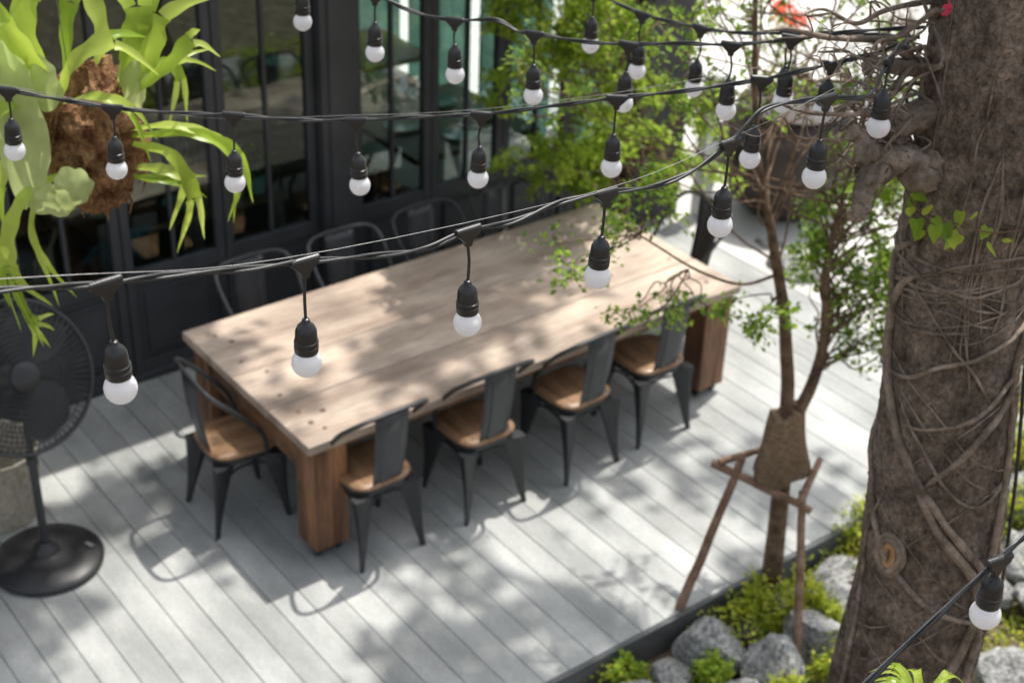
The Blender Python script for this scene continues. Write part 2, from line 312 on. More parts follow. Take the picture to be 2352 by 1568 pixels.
# ---------------------------------------------------------------- chairs
def build_chair():
    r=root("metal_chair","black metal armchair with round-cornered wooden seat","chair")
    m=MB(); n=40
    def sq(a,s): 
        c,si=math.cos(a),math.sin(a); e=.5
        return (s*math.copysign(abs(c)**e,c),s*math.copysign(abs(si)**e,si))
    rings=[(.155,.456),(.183,.457),(.190,.464),(.190,.476),(.183,.484),(.155,.487),(.09,.484),(.001,.483)]
    vs=[];fs=[]
    for s_,z in rings:
        for k in range(n):
            x_,y_=sq(2*math.pi*k/n,s_); vs.append((x_*(1+.04*y_/.18),y_,z))
    for i in range(len(rings)-1):
        for k in range(n): fs.append((i*n+k,i*n+(k+1)%n,(i+1)*n+(k+1)%n,(i+1)*n+k))
    fs.append(tuple(range(n))[::-1]); m.add(vs,fs); mk("seat",m,mat_seat,r,True)
    m=MB(); rings=[(.165,.415),(.178,.42),(.178,.455)]; vs=[];fs=[]
    for s_,z in rings:
        for k in range(n):
            x_,y_=sq(2*math.pi*k/n,s_); vs.append((x_,y_,z))
    for i in range(len(rings)-1):
        for k in range(n): fs.append((i*n+k,i*n+(k+1)%n,(i+1)*n+(k+1)%n,(i+1)*n+k))
    fs.append(tuple(2*n+k for k in range(n))); m.add(vs,fs); mk("seat_frame",m,mat_blackmetal,r,True)
    for sx in (-1,1):
        for sy in (-1,1):
            m=MB(); top=V((sx*.142,sy*.138,.43)); bot=V((sx*.192,-.218 if sy<0 else .20,0)); lv=[];lf=[]
            N=10
            for i in range(N):
                t=i/(N-1); c=top.lerp(bot,t); w=.050*(1-t)**1.5+.0145; c.x-=sx*.006*math.sin(math.pi*t)
                for (a,b) in ((1,.25),(1,1),(.25,1),(-1.0,.3),(-.6,-.6),(.3,-1.0)):
                    lv.append((c.x+sx*a*w,c.y+sy*b*w,c.z))
            for i in range(N-1):
                for k in range(6): lf.append((i*6+k,i*6+(k+1)%6,(i+1)*6+(k+1)%6,(i+1)*6+k))
            lf.append(tuple(range(6))); lf.append(tuple((N-1)*6+k for k in range(6)))
            m.add(lv,lf); mk("leg",m,mat_blackmetal,r,True)
    m=MB()
    m.tube(catmull([(-.165,-.165,.30),(-.08,-.15,.375),(.08,-.15,.375),(.165,-.165,.30)],5),.008,6)
    m.tube(catmull([(-.165,.16,.30),(-.08,.15,.375),(.08,.15,.375),(.165,.16,.30)],5),.008,6)
    for sx in (-1,1): m.tube(catmull([(sx*.168,-.16,.30),(sx*.155,-.07,.375),(sx*.155,.07,.375),(sx*.168,.16,.30)],5),.008,6)
    mk("leg_brace",m,mat_blackmetal,r,True)
    m=MB(); pts=catmull([(-.185,.10,.45),(-.222,.06,.60),(-.245,-.05,.74),(-.25,-.14,.84),(-.22,-.205,.90),(-.12,-.228,.925),(.12,-.228,.925),(.22,-.205,.90),(.25,-.14,.84),(.245,-.05,.74),(.222,.06,.60),(.185,.10,.45)],6)
    m.tube(pts,.013,8); mk("arm_tube",m,mat_blackmetal,r,True)
    m=MB(); N=8; vs=[]; fs=[]
    for i in range(N+1):
        t=i/N; z=.44+.475*t; y=-.165-.062*t-.015*math.sin(math.pi*t); w=.086+.016*t
        for (u,o) in ((-1,0),(-.55,.004),(-.45,-.005),(.45,-.005),(.55,.004),(1,0)): vs.append((u*w,y+o,z))
    for i in range(N):
        for k in range(5): fs.append((i*6+k,i*6+k+1,(i+1)*6+k+1,(i+1)*6+k))
    m.add(vs,fs); o=mk("backrest",m,mat_splat,r,True); sm=o.modifiers.new("thick",'SOLIDIFY'); sm.thickness=.004
    return r
ch=build_chair(); G="black metal armchairs around the long table"
places=[(.385,.065,1,"black metal armchair tucked at near side beside table leg"),(1.07,.07,-1,"black metal armchair tucked under the table's near side"),(1.735,.05,2,"black metal armchair tucked under the table's near side"),(2.33,.08,-2,"black metal armchair next to the end table leg"),
 (.60,1.46,181,"black metal armchair between table and glass doors"),(1.21,1.46,178,"black metal armchair between table and glass doors"),(1.83,1.48,180,"black metal armchair between table and glass doors"),(2.44,1.50,182,"black metal armchair between table and glass doors"),
 (-.055,.69,-94,"black metal armchair at the head of the table"),(3.20,.74,88,"black metal armchair at the far end of the table")]
for i,(x,y,a,lb) in enumerate(places):
    c=ch if i==0 else dup(ch); c.location=(x,y,0); c.rotation_euler=(0,0,math.radians(a)); tag(c,lb,"chair",G)
# ---------------------------------------------------------------- fan
Fn=root("pedestal_fan","black standing fan with wire cage and round base","fan",(-1.09,.84,0))
m=MB(); m.lathe([(.27,0),(.285,.012),(.285,.03),(.265,.048),(.15,.066),(.07,.078),(.06,.11),(.035,.125),(.03,.14)],56); mk("base",m,mat_plastic,Fn,True)
m=MB(); m.lathe([(.022,.12),(.022,.62),(.030,.625),(.030,.67),(.017,.675),(.017,1.0)],20); mk("pole",m,mat_blackmetal,Fn,True)
fd=V((.12,-.86,.45)).normalized(); X=V((0,0,1)).cross(fd).normalized()*-1; Z=X.cross(fd)*-1
if Z.z<0: Z=-Z
HM=Matrix(((X.x,fd.x,Z.x,0),(X.y,fd.y,Z.y,0),(X.z,fd.z,Z.z,1.13),(0,0,0,1)))
RY=HM@Matrix.Rotation(-math.pi/2,4,'X')
m=MB(); m.lathe([(.03,-.20),(.075,-.19),(.085,-.12),(.08,-.05),(.05,-.03)],24,RY); mk("motor_housing",m,mat_plastic,Fn,True)
m=MB(); RR=.375
def dome(r,s): return s*(.085*(1-(r/RR)**2.2))
for s_ in (1,-1):
    for r_ in np.linspace(.07,.36,13):
        pts=[(r_*math.cos(a),dome(r_,s_),r_*math.sin(a)) for a in np.linspace(0,2*math.pi,49)]; m.tube(pts,.0020,4,HM,cap=False)
    for k in range(72):
        a=2*math.pi*k/72; pts=[(r_*math.cos(a),dome(r_,s_),r_*math.sin(a)) for r_ in (.06,.13,.2,.27,.34,.373)]; m.tube(pts,.0020,4,HM,cap=False)
m.tube([(RR*math.cos(a),0,RR*math.sin(a)) for a in np.linspace(0,2*math.pi,65)],.009,8,HM,cap=False)
mk("cage",m,mat_blackmetal,Fn,True)
m=MB(); m.lathe([(.072,.078),(.072,.09),(.05,.098),(.02,.1)],28,RY); badge=mk("hub_cap",m,mat_plastic,Fn,True)
m=MB(); m.lathe([(.05,-.03),(.055,.03),(.03,.05),(.01,.055)],24,RY); mk("hub",m,mat_plastic,Fn,True)
for k in range(3):
    m=MB(); vs=[];fs=[]; nr,na=7,7
    for i in range(nr):
        r_=.045+.28*i/(nr-1); span=.35+1.1*math.sin(math.pi*min(1,.15+.75*i/(nr-1)))
        for j in range(na):
            u=j/(na-1)-.5; a=2*math.pi*k/3+u*span+.25*i/(nr-1); vs.append((r_*math.cos(a),.05*u*1.2,r_*math.sin(a)))
    for i in range(nr-1):
        for j in range(na-1): fs.append((i*na+j,i*na+j+1,(i+1)*na+j+1,(i+1)*na+j))
    m.add(vs,fs,HM); mk("blade",m,mat_plastic,Fn,True)
m=MB(); Mb=Matrix.Translation((.205,-.06,.0635))@Matrix.Rotation(.35,4,'Z')@Matrix.Rotation(math.radians(9),4,'Y')
m.box(-.012,.012,-.028,.028,-.0005,.001,Mb); mk("badge",m,mat_steel,Fn)
m=MB(); H_=.42
for i in range(22):
    z=H_*i/21+.01; r_=.19+.05*i/21; m.tube([(r_*math.cos(a)*(1+.008*math.sin(a*18+i*3.14)),r_*math.sin(a)*(1+.008*math.sin(a*18+i*3.14)),z) for a in np.linspace(0,2*math.pi,73)],.0085,5,cap=False)
for k in range(36):
    m.tube([((.193+.05*t)*math.cos(2*math.pi*k/36),(.193+.05*t)*math.sin(2*math.pi*k/36),H_*t+.01) for t in np.linspace(0,1,6)],.006,4,cap=False)
m.lathe([(.19,.005),(.19,.012)],24)
o=mk("woven_basket",m,mat_wicker,None,True,loc=(-1.13,1.38,0)); tag(o,"round pale wicker basket on the deck behind the fan","basket")
# ---------------------------------------------------------------- string lights
def lamp(parent,p,drop,rz):
    e=bpy.data.objects.new("lamp",None); COL.objects.link(e); e.parent=parent; e.location=p; e.rotation_euler=(rng.uniform(-.05,.05),rng.uniform(-.05,.05),rz)
    m=MB()
    vs=[(-.027,-.007,.006),(.027,-.007,.006),(.027,.007,.006),(-.027,.007,.006),(-.026,-.008,-.006),(.026,-.008,-.006),(.026,.008,-.006),(-.026,.008,-.006),(-.010,-.007,-.022),(.010,-.007,-.022),(.010,.007,-.022),(-.010,.007,-.022),(-.007,-.006,-.034),(.007,-.006,-.034),(.007,.006,-.034),(-.007,.006,-.034)]
    fs=[(0,1,2,3)]+[(4*i+k,4*i+4+k,4*i+4+(k+1)%4,4*i+(k+1)%4) for i in range(3) for k in range(4)]+[(15,14,13,12)]
    m.add(vs,fs); m.tube([(-.03,0,.002),(.03,0,.002)],.008,8); mk("connector",m,mat_plastic,e,bevel=.002)
    zt=-drop+.092; j=rng.uniform(-.006,.006); R_=.0295
    m=MB(); m.tube(catmull([(0,0,-.03),(j,j*.5,(-.03+zt)/2),(0,0,zt)],6),.0032,8); mk("cord",m,mat_cable,e,True)
    m=MB(); m.lathe([(.004,zt+.006),(.007,zt+.004),(.009,zt-.004),(.016,zt-.010),(.0205,zt-.020),(.0215,zt-.038),(.0218,zt-.042),(.0236,zt-.043),(.0236,zt-.048),(.0222,zt-.049),(.0222,zt-.053),(.0238,zt-.054),(.0230,zt-.066),(.021,zt-.069),(.019,zt-.069)],28); mk("socket",m,mat_plastic,e,True)
    m=MB(); pr=[(.0185,zt-.066)]
    for i in range(15):
        a=math.radians(40)+ (math.pi-math.radians(40))*i/14; pr.append((max(R_*math.sin(a),.0002),-drop+R_*math.cos(a)))
    m.lathe(pr,28); mk("bulb",m,mat_bulb,e,True)
def string(path,lamps,label,wire=None):
    r=root("string_lights",label,"string lights",group="festoon string lights over the deck")
    pts=catmull(path,10); m=MB()
    L=[0]
    for a,b in zip(pts,pts[1:]): L.append(L[-1]+(b-a).length)
    for ph in (0,math.pi):
        q=[]
        for i,p in enumerate(pts):
            t=(pts[min(i+1,len(pts)-1)]-pts[max(i-1,0)]).normalized(); s=t.cross(V((0,0,1))).normalized(); u=s.cross(t)
            a=L[i]/.30*2*math.pi+ph; q.append(p+(s*math.cos(a)+u*math.sin(a))*.0034)
        m.tube(q,.0034,7)
    mk("cable",m,mat_cable,r,True)
    for (p,d) in lamps:
        k=min(range(len(pts)),key=lambda i:(pts[i]-V(p)).length); t=pts[min(k+1,len(pts)-1)]-pts[max(k-1,0)]
        lamp(r,p,d,math.atan2(t.y,t.x))
    if wire:
        m=MB(); m.tube(catmull(wire,6),.0007,5); mk("support_wire",m,mat_steel,r)
y=-3.18
s1=[(-3.6,y,4.12),(-3.0,y,3.98),(-2.6,y,3.895),(-2.31,y,3.84),(-2.23,y,3.82),(-2.14,y,3.80),(-2.02,y,3.78),(-1.88,y,3.75),(-1.76,y,3.73),(-1.62,y,3.70),(-1.49,y,3.68),(-1.39,y,3.69),(-1.28,y,3.68),(-1.15,y,3.69),(-1.03,y,3.68),(-.89,y,3.66),(-.77,y,3.67),(-.67,y,3.71),(-.62,y,3.745),(-.55,y,3.77),(-.36,y,3.75),(-.21,y,3.725),(-.14,-3.16,3.775),(-.02,-3.10,3.785),(.12,-3.02,3.73),(.27,-2.91,3.69)]
string(s1,[((-2.14,y,3.80),.21),((-1.76,y,3.73),.218),((-1.39,y,3.69),.208),((-1.03,y,3.68),.198),((-.67,y,3.71),.205),((-.36,y,3.75),.20),((-.115,-3.15,3.785),.17)],"sagging black cable with frosted globe bulbs tied to tree",
  wire=[(-3.6,y,4.16),(-2.31,y,3.86),(-1.81,y,3.75),(-1.05,y,3.69),(-.67,y,3.72),(-.36,y,3.765),(.0,-3.08,3.76),(.27,-2.91,3.70)])
s2=[(-3.6,0,3.95),(-2.5,-.87,3.66),(-2.1,-1.17,3.57),(-1.70,-1.49,3.49),(-1.60,-1.57,3.47),(-1.48,-1.66,3.45),(-1.35,-1.76,3.44),(-1.22,-1.86,3.44),(-1.09,-1.97,3.435),(-.96,-2.07,3.44),(-.83,-2.17,3.455),(-.69,-2.28,3.47),(-.55,-2.39,3.50),(-.40,-2.50,3.53),(-.25,-2.62,3.56),(-.10,-2.74,3.60),(.01,-2.83,3.64),(.12,-2.91,3.68),(.27,-2.93,3.70)]
string(s2,[((-1.70,-1.49,3.49),.18),((-1.48,-1.66,3.45),.18),((-1.22,-1.86,3.44),.20),((-.96,-2.07,3.44),.19),((-.69,-2.28,3.47),.19),((-.40,-2.50,3.53),.20),((-.10,-2.74,3.60),.23),((.04,-2.85,3.65),.14)],"black cable with globe bulbs crossing above the table",
  wire=[(-3.6,0,3.99),(-1.60,-1.57,3.48),(-.96,-2.07,3.455),(-.40,-2.50,3.545),(.27,-2.95,3.72)])
s3=[(-2.2,1.2,4.3),(-1.3,-.4,3.86),(-.85,-1.15,3.69),(-.71,-1.37,3.645),(-.58,-1.58,3.59),(-.51,-1.69,3.555),(-.44,-1.80,3.55),(-.37,-1.91,3.57),(-.33,-1.97,3.545),(-.31,-2.02,3.55),(-.23,-2.15,3.55),(-.15,-2.26,3.56),(-.08,-2.39,3.59),(0,-2.52,3.61),(.11,-2.69,3.66),(.17,-2.80,3.70),(.32,-2.92,3.72)]
string(s3,[((-.71,-1.37,3.645),.175),((-.58,-1.58,3.59),.18),((-.44,-1.80,3.55),.17),((-.31,-2.02,3.55),.19),((-.15,-2.26,3.56),.18),((0,-2.52,3.61),.20),((.09,-2.66,3.655),.19)],"black cable with globe bulbs sagging toward the tree trunk")
s4=[(-.1,-.3,3.75),(.02,-.95,3.62),(.13,-1.4,3.54),(.20,-1.69,3.50),(.25,-1.88,3.47),(.30,-2.10,3.48),(.33,-2.24,3.50),(.37,-2.4,3.54),(.42,-2.57,3.58),(.44,-2.82,3.64)]
string(s4,[((.20,-1.69,3.50),.18),((.25,-1.88,3.47),.19),((.30,-2.10,3.48),.20),((.37,-2.4,3.54),.20)],"short run of black cable with globe bulbs near branches")
c5=V((-.90,-4.18,3.30)); d5=V((.37,-.071,.285)).normalized()
s5=[c5+d5*t+V((0,0,-.004*math.sin(t*9))) for t in (-1.2,-.8,-.42,-.2,-.08,0,.1,.3,.7,1.3)]
string(s5,[(tuple(c5),.13)],"taut cable with one globe bulb beside the trunk",wire=[c5+d5*-1.2+V((0,0,.012)),c5+V((0,0,.014)),c5+d5*1.3+V((0,0,.012))])
# ---------------------------------------------------------------- big fig tree
FT=root("fig_tree","thick fig trunk wrapped in woody aerial roots","tree",(0,0,0))
zt=[-.3,0,.6,1.39,1.9,2.57,3.02,3.4,3.7,4.3,5.2,6.2]
ax=[.60,.59,.57,.545,.55,.52,.495,.52,.53,.53,.6,.7]; ay=[-3.2,-3.19,-3.17,-3.14,-3.15,-3.11,-3.065,-3.07,-3.06,-3.0,-2.9,-2.8]; ar=[.36,.32,.27,.238,.224,.206,.196,.214,.235,.25,.20,.14]
def tc(z): return np.interp(z,zt,ax),np.interp(z,zt,ay),np.interp(z,zt,ar)
def surf(c,s,z,r_):
    n1=noise.noise(V((c*1.3,s*1.3,z*.8))); n2=noise.noise(V((c*4,s*4,z*3+9))); n3=noise.noise(V((c*9,s*9,z*14)))
    fl=abs(noise.noise(V((c*3.2,s*3.2,z*.55+4))))
    n4=noise.noise(V((c*14,s*14,z*55))); n5=noise.noise(V((c*30,s*30,z*60)))
    return r_*(1+.05*n1+.03*n2+.020*n3-.03*fl+.011*n4+.010*n5)
m=MB(); NZ,NS=560,180; vs=[];fs=[]
for i in range(NZ):
    z=.3+4.4*i/(NZ-1) if i>0 else -.3; a_,b_,r_=tc(z)
    for k in range(NS):
        th=2*math.pi*k/NS; c,s=math.cos(th),math.sin(th)
        rr=surf(c,s,z,r_); vs.append((a_+rr*c,b_+rr*s,z))
for i in range(NZ-1):
    for k in range(NS): fs.append((i*NS+k,i*NS+(k+1)%NS,(i+1)*NS+(k+1)%NS,(i+1)*NS+k))
m.add(vs,fs); mk("trunk",m,mat_bark,FT,True)
RT=V((.55,-.835,0)).normalized(); TW=V((-.835,-.55,0)).normalized()
def on(u,z,off=.0):
    a_,b_,r_=tc(z)
    if abs(u)>1: uu=math.copysign(2-abs(u),u); w=-math.sqrt(max(0,1-uu*uu)); u=uu
    else: w=math.sqrt(max(0,1-u*u))
    d=(RT*u+TW*w).normalized()
    return V((a_,b_,z))+d*surf(d.x,d.y,z,r_)+d*off
def rootpath(pts,r,seg=8,off=.003,n=9):
    c=catmull([on(u,z,0) for u,z in pts],n); N=len(c)
    rad=[.82*float(np.interp(i/(N-1),np.linspace(0,1,len(r)),r))*(1+.3*noise.noise(p*14))*min(1,.15+i/4,.15+(N-1-i)/4) for i,p in enumerate(c)]
    q=[]
    for p,rr in zip(c,rad):
        a_,b_,rz_=tc(p.z); h=V((p.x-a_,p.y-b_,0)); dn=h.normalized(); R_=surf(dn.x,dn.y,p.z,rz_)
        wv=noise.noise(p*9)*.012
        q.append(V((a_,b_,p.z+wv))+dn*(R_+rr*.4+off))
    m.tube(q,rad,seg)
m=MB()
rootpath([(-.6,3.15),(-.9,3.05),(-.87,2.93),(-.94,2.75),(-.87,2.6),(-.4,2.41),(.25,2.21),(.84,2.01),(1.3,1.85)],[.010,.013,.016,.017])
rootpath([(-.5,3.05),(-.8,2.95),(-.9,2.78),(-.80,2.6),(-.3,2.36),(.1,2.2),(.7,1.98),(.8,1.7),(.75,1.35),(.8,.9)],[.010,.016,.018,.02,.024])
rootpath([(1.4,3.0),(.98,2.88),(.85,2.68),(.5,2.55),(.15,2.44),(-.2,2.34)],[.016,.015,.013,.010])
rootpath([(1.4,2.82),(.98,2.76),(.6,2.66),(.13,2.58),(-.65,2.53)],[.010,.009,.006])
rootpath([(-1.4,2.52),(-.98,2.3),(-.8,2.12),(-.2,1.96),(.5,1.86),(1,1.78),(1.4,1.7)],[.012,.012,.011,.010])
rootpath([(-1.4,2.62),(-.97,2.66),(-.5,2.71),(-.05,2.78),(.5,2.83),(1,2.9),(1.4,2.95)],[.009,.008,.008])
rootpath([(.9,2.7),(.93,2.4),(.85,2.1),(.72,1.8),(.45,1.5),(.2,1.2),(.1,.6)],[.012,.015,.02,.026])
rootpath([(-.75,2.25),(-.92,2.0),(-.8,1.6),(-.85,1.0)],[.008,.010,.014])
rootpath([(-.55,3.0),(-.2,2.9),(.3,2.78),(.6,2.66)],[.006,.006,.005])
rootpath([(-.7,2.62),(-.3,2.50),(.2,2.34),(.6,2.30),(.95,2.36)],[.006,.007,.005])
for i in range(16):
    z0=rng.uniform(2.88,3.10); ph=rng.uniform(0,6); am=rng.uniform(.01,.07); sl=rng.uniform(-.07,.07); u0=rng.uniform(-1.2,-.2) if rng.random()<.5 else -1.3; u1=rng.uniform(.2,1.3)
    pts=[(u,z0+am*math.sin(u*2.1+ph)+sl*u) for u in np.linspace(u0,u1,7)]
    rootpath(pts,[rng.uniform(.002,.007)]*2,6,rng.uniform(0,.003),5)
for i in range(12):
    u0=rng.uniform(-.9,.9); z0=rng.uniform(3.2,3.9); pts=[(u0,z0)]
    for k in range(4): u0+=rng.uniform(-.12,.12); z0-=rng.uniform(.08,.25); pts.append((u0,z0))
    rootpath(pts,[rng.uniform(.003,.007),rng.uniform(.002,.004)],6,.001,6)
for i in range(9):
    z0=rng.uniform(1.5,2.6); s_=rng.choice([-1,1]); rootpath([(-1.3*s_,z0+.25),(-.4*s_,z0+.08),(.3*s_,z0-.08),(1.3*s_,z0-.32)],[.004,.003],6,.001,7)
mk("aerial_root",m,mat_root,FT,True)
m=MB()
def gn(p,q,r0,r1,j=.05,nz=.35,fq=22,seg=10,disp=.12):
    p,q=V(p),V(q); pts=[p.lerp(q,t)+V(rng.normal(size=3))*j*math.sin(math.pi*t)**.5*.6 for t in np.linspace(0,1,6)]
    c=catmull(pts,10); rad=[(r0+(r1-r0)*(i/(len(c)-1)))*(1+nz*noise.noise(c[i]*fq)) for i in range(len(c))]
    b=len(m.v); m.tube(c,rad,seg)
    if r0>.02:
        for i in range(b,len(m.v)):
            v=V(m.v[i]); m.v[i]=tuple(v+V((noise.noise(v*50),noise.noise(v*50+V((9,0,0))),noise.noise(v*50+V((0,9,0)))))*r0*disp+V((noise.noise(v*130),noise.noise(v*130+V((9,0,0))),noise.noise(v*130+V((0,9,0)))))*r0*disp*.6)
gn((.44,-3.02,3.34),(.10,-2.99,3.38),.062,.040,.04,.35,14,30,.22); gn((.44,-3.0,3.50),(.15,-2.95,3.47),.045,.028,.05,.35,16,28,.22); gn((.42,-3.0,3.66),(.14,-2.9,3.62),.035,.014,.05,.4,18,20,.25)
gn((.16,-2.98,3.42),(.0,-3.03,3.28),.042,.020,.02,.35,24,28,.25); gn((.14,-2.97,3.38),(.0,-2.98,3.50),.034,.012,.03,.35,26,24,.25); gn((.45,-3.0,3.4),(.27,-3.05,3.10),.040,.008,.03,.35,20,20,.25); gn((.45,-3,3.85),(.05,-2.95,3.86),.030,.008,.05,.3,18,14)
gn((.3,-2.95,3.62),(-.12,-2.75,3.74),.016,.003,.05); gn((.25,-2.95,3.5),(-.15,-2.85,3.58),.013,.003,.06)
for i in range(26):
    a=V((.38,-2.96,rng.uniform(3.28,3.9))); b=V((rng.uniform(-.06,.2),rng.uniform(-3.05,-2.78),rng.uniform(3.28,3.85))); gn(a,b,rng.uniform(.004,.011),rng.uniform(.001,.003),.06,.3)
for i in range(26):
    a=V((rng.uniform(.0,.3),rng.uniform(-3.0,-2.85),rng.uniform(3.32,3.85))); b=a+V((rng.uniform(-.32,.0),rng.uniform(-.05,.25),rng.uniform(-.14,.25))); gn(a,b,.0035,.0009,.05)
mk("gnarled_root",m,mat_root,FT,True)
m=MB(); kc=on(-.52,2.055,.004); nn=(RT*-.52+TW*.85).normalized(); sx=V((0,0,1)).cross(nn).normalized()
for rr_,th_ in ((1.0,.011),(1.3,.009)):
    m.tube([kc+sx*.036*rr_*math.cos(a)*(1+.12*math.sin(2*a+1))+V((0,0,1))*.060*rr_*math.sin(a)*(1+.06*math.sin(3*a))+nn*(.002 if rr_>1 else .007) for a in np.linspace(0,2*math.pi,33)],th_,8,cap=False)
mk("knot",m,mat_root,FT,True)
m=MB(); m.add([kc+sx*.026*math.cos(a)+V((0,0,1))*.049*math.sin(a)+nn*.010 for a in np.linspace(0,2*math.pi,20,endpoint=False)],[tuple(range(20))]); mk("knot_heart",m,mat_heart,FT)
m=MB(); m.add([kc+sx*.007*math.cos(a)+V((0,0,1))*.026*math.sin(a)+nn*.013 for a in np.linspace(0,2*math.pi,20,endpoint=False)],[tuple(range(20))]); mk("knot_slit",m,mat_leg,FT)
m=MB(); m.tube(catmull([on(.98,2.8,.012),on(.95,2.4,.03),on(.95,2.1,.03),on(.92,1.9,.03)],8),.006,7); o=mk("power_cable",m,mat_cable,None,True); tag(o,"black cable running down the fig trunk","cable")
m=MB()
for (a,b) in (((.5,-3,4.6),(3.0,-2.2,6.6)),((.5,-3,4.6),(-.3,-3.4,6.0)),((2.6,-2.3,6.3),(4.6,-.8,8.0)),((4.4,-1,7.8),(4.6,1.8,9.0))): gn(a,b,.08,.015,.10)
mk("limb",m,mat_bark,FT,True)
m=MB(); cc=[]; cnt=0; tries=0
while cnt<150 and tries<6000:
    tries+=1
    z=rng.uniform(7.0,9.0); gx,gy=rng.uniform(-4.2,2.7),rng.uniform(-1.5,2.2)
    g=noise.noise(V((gx*1.0+3,gy*1.0,2.0)))+.45*noise.noise(V((gx*2.6+3,gy*2.6,7.0)))
    lim=.05
    if gx>1.3: lim=.2
    if gx>1.5 and gy>.6: continue
    if gx>.6 and gy<-.35 and rng.random()<.7: continue
    if -.95<gx<.5 and -.55<gy<1.0 and rng.random()<.8: continue
    if g<lim: continue
    cnt+=1
    c=np.array([gx+SD.x/SD.z*z,gy+SD.y/SD.z*z,z]); cc.append(c+rng.normal(size=(28,3))*[.13,.13,.09])
m.leaves(np.concatenate(cc),.17,nrm_up=.8,aspect=.65); mk("crown",m,mat_shade_canopy,FT)  # unseen crown, leaf clumps placed along the sun direction to dapple the deck
VN=root("climbing_vine","thin vine with heart-shaped leaves around the fig trunk","plant")
st=[on(-1.0,3.27,.03)+V((-.12,.04,0)),on(-.95,3.27,.04),on(-.6,3.25,.05),on(-.3,3.25,.05),on(.2,3.24,.05),on(.75,3.25,.04),on(1.0,3.27,.03)]
m=MB(); sp=catmull(st,8); m.tube(sp,.0022,5); mk("stem",m,mat_branch,VN,True)
m=MB()
def heart(p,d,n,s):
    d=d.normalized(); n=(n-d*n.dot(d)).normalized(); t=d.cross(n)
    o=[(0,0),(.30,-.08),(.42,.2),(.28,.62),(0,1.05),(-.28,.62),(-.42,.2),(-.30,-.08)]
    vs=[p+t*a*s+d*b*s+n*(abs(a)*.25*s) for a,b in o]; m.add(vs,[(0,1,2,3,4),(0,4,5,6,7)])
for i in range(40):
    p=sp[rng.integers(0,len(sp)-1)]+TW*.012+V(rng.normal(size=3))*.022; heart(p,V((rng.normal()*.6,rng.normal()*.6,-.6+rng.normal()*.5)),TW+V((0,0,.8))+V(rng.normal(size=3))*.4,rng.uniform(.03,.056))
mk("foliage",m,mat_lime,VN)
m=MB(); b_=[]
for k in range(14):
    a=2*math.pi*k/14; b_.append((.014*(1+.35*math.cos(a*5))*math.cos(a),.014*(1+.35*math.cos(a*5))*math.sin(a),.006*math.cos(a*5)))
m.add([(.15,-3.10,3.85)]+[(.15+x_*1.3,-3.10+z_,3.85+y_*1.3) for x_,y_,z_ in b_],[(0,k+1,(k+1)%14+1) for k in range(14)]); o=mk("pink_flower",m,mat_pink); tag(o,"small pink flower on the fig trunk","flower")
# ---------------------------------------------------------------- sprays for small-leaved trees
def spray(lm,bm,c,n_tw,length,per,size,bias=(0,0,.1)):
    c=np.array(c,float)
    for _ in range(n_tw):
        d=rng.normal(size=3)+np.array(bias); d[2]*=.55; d/=np.linalg.norm(d); L_=length*rng.uniform(.5,1.15)
        e=c+d*L_; mid=c+d*L_*.5+rng.normal(size=3)*.02; e[2]-=.12*L_
        if bm is not None: bm.tube([c,mid,e],[.0024,.0018,.001],3,cap=False)
        t=rng.uniform(.12,1,per)[:,None]; P=(1-t)**2*c+2*t*(1-t)*mid+t*t*e+rng.normal(size=(per,3))*.018
        dd=np.tile(d,(per,1))+rng.normal(size=(per,3))*.8
        lm.leaves(P,size,nrm_up=.6,aspect=.6,d=dd)
def limb(bm,p,q,r0,r1,j=.04):
    p,q=V(p),V(q); pts=[p.lerp(q,t)+V(rng.normal(size=3))*j*math.sin(math.pi*t) for t in np.linspace(0,1,5)]
    bm.tube(catmull(pts,3),[r0,r1],6,cap=False)
LT=root("lime_leaved_tree","airy tree with small lime-green leaves by the glass front","tree")
bm=MB(); lm=MB(); tk=[(3.62,1.78,-.03),(3.60,1.74,.5),(3.55,1.72,1.0),(3.42,1.68,1.5),(3.35,1.62,2.1),(3.3,1.6,2.8)]
bm.tube(catmull(tk,6),[.05,.042,.036,.026,.014],10); mk("trunk",bm,mat_branch,LT,True); bm=MB()
for i in range(230):
    a=rng.uniform(0,2*math.pi); rr=math.sqrt(rng.uniform(0,1)); z=rng.uniform(.80,2.9)
    wx=.90+.22*math.sin(z*2.2)-(.3 if z<1.1 else 0)
    c=np.array([2.94+wx*rr*math.cos(a)-.16*(z-1.5),1.42+.42*rr*math.sin(a),z])
    if c[0]<2.50 and z<1.15: continue
    if noise.noise(V((c[0]*2.8,c[1]*2.8,c[2]*4.2)))<.03: continue
    zz=max(.6,z-.5-.4*rng.random()); s_=[np.interp(zz,[p[2] for p in tk],[p[k] for p in tk]) for k in range(2)]+[zz]
    limb(bm,s_,c,.011,.004,.06); spray(lm,bm,c,7,.16,20,.046)
for c in ((3.35,1.05,.98),(3.5,1.15,1.05),(3.2,1.1,1.0),(3.65,1.25,.9),(3.45,.9,1.1),(3.75,1.0,.95),(3.3,.95,1.12),(3.6,.85,1.0)):
    limb(bm,(3.57,1.73,.9),c,.009,.003,.04); spray(lm,bm,c,6,.18,15,.040)
mk("branches",bm,mat_branch,LT,True); mk("crown",lm,mat_lime,LT)
ST=root("slender_garden_tree","slender forked tree with trunk wrapped in burlap","tree")
bm=MB(); yb=-1.38
bm.tube(catmull([(1.99,yb,-.25),(1.965,yb,.2),(1.94,yb,.6),(1.92,yb,1.02)],6),[.062,.05,.046,.046],12)
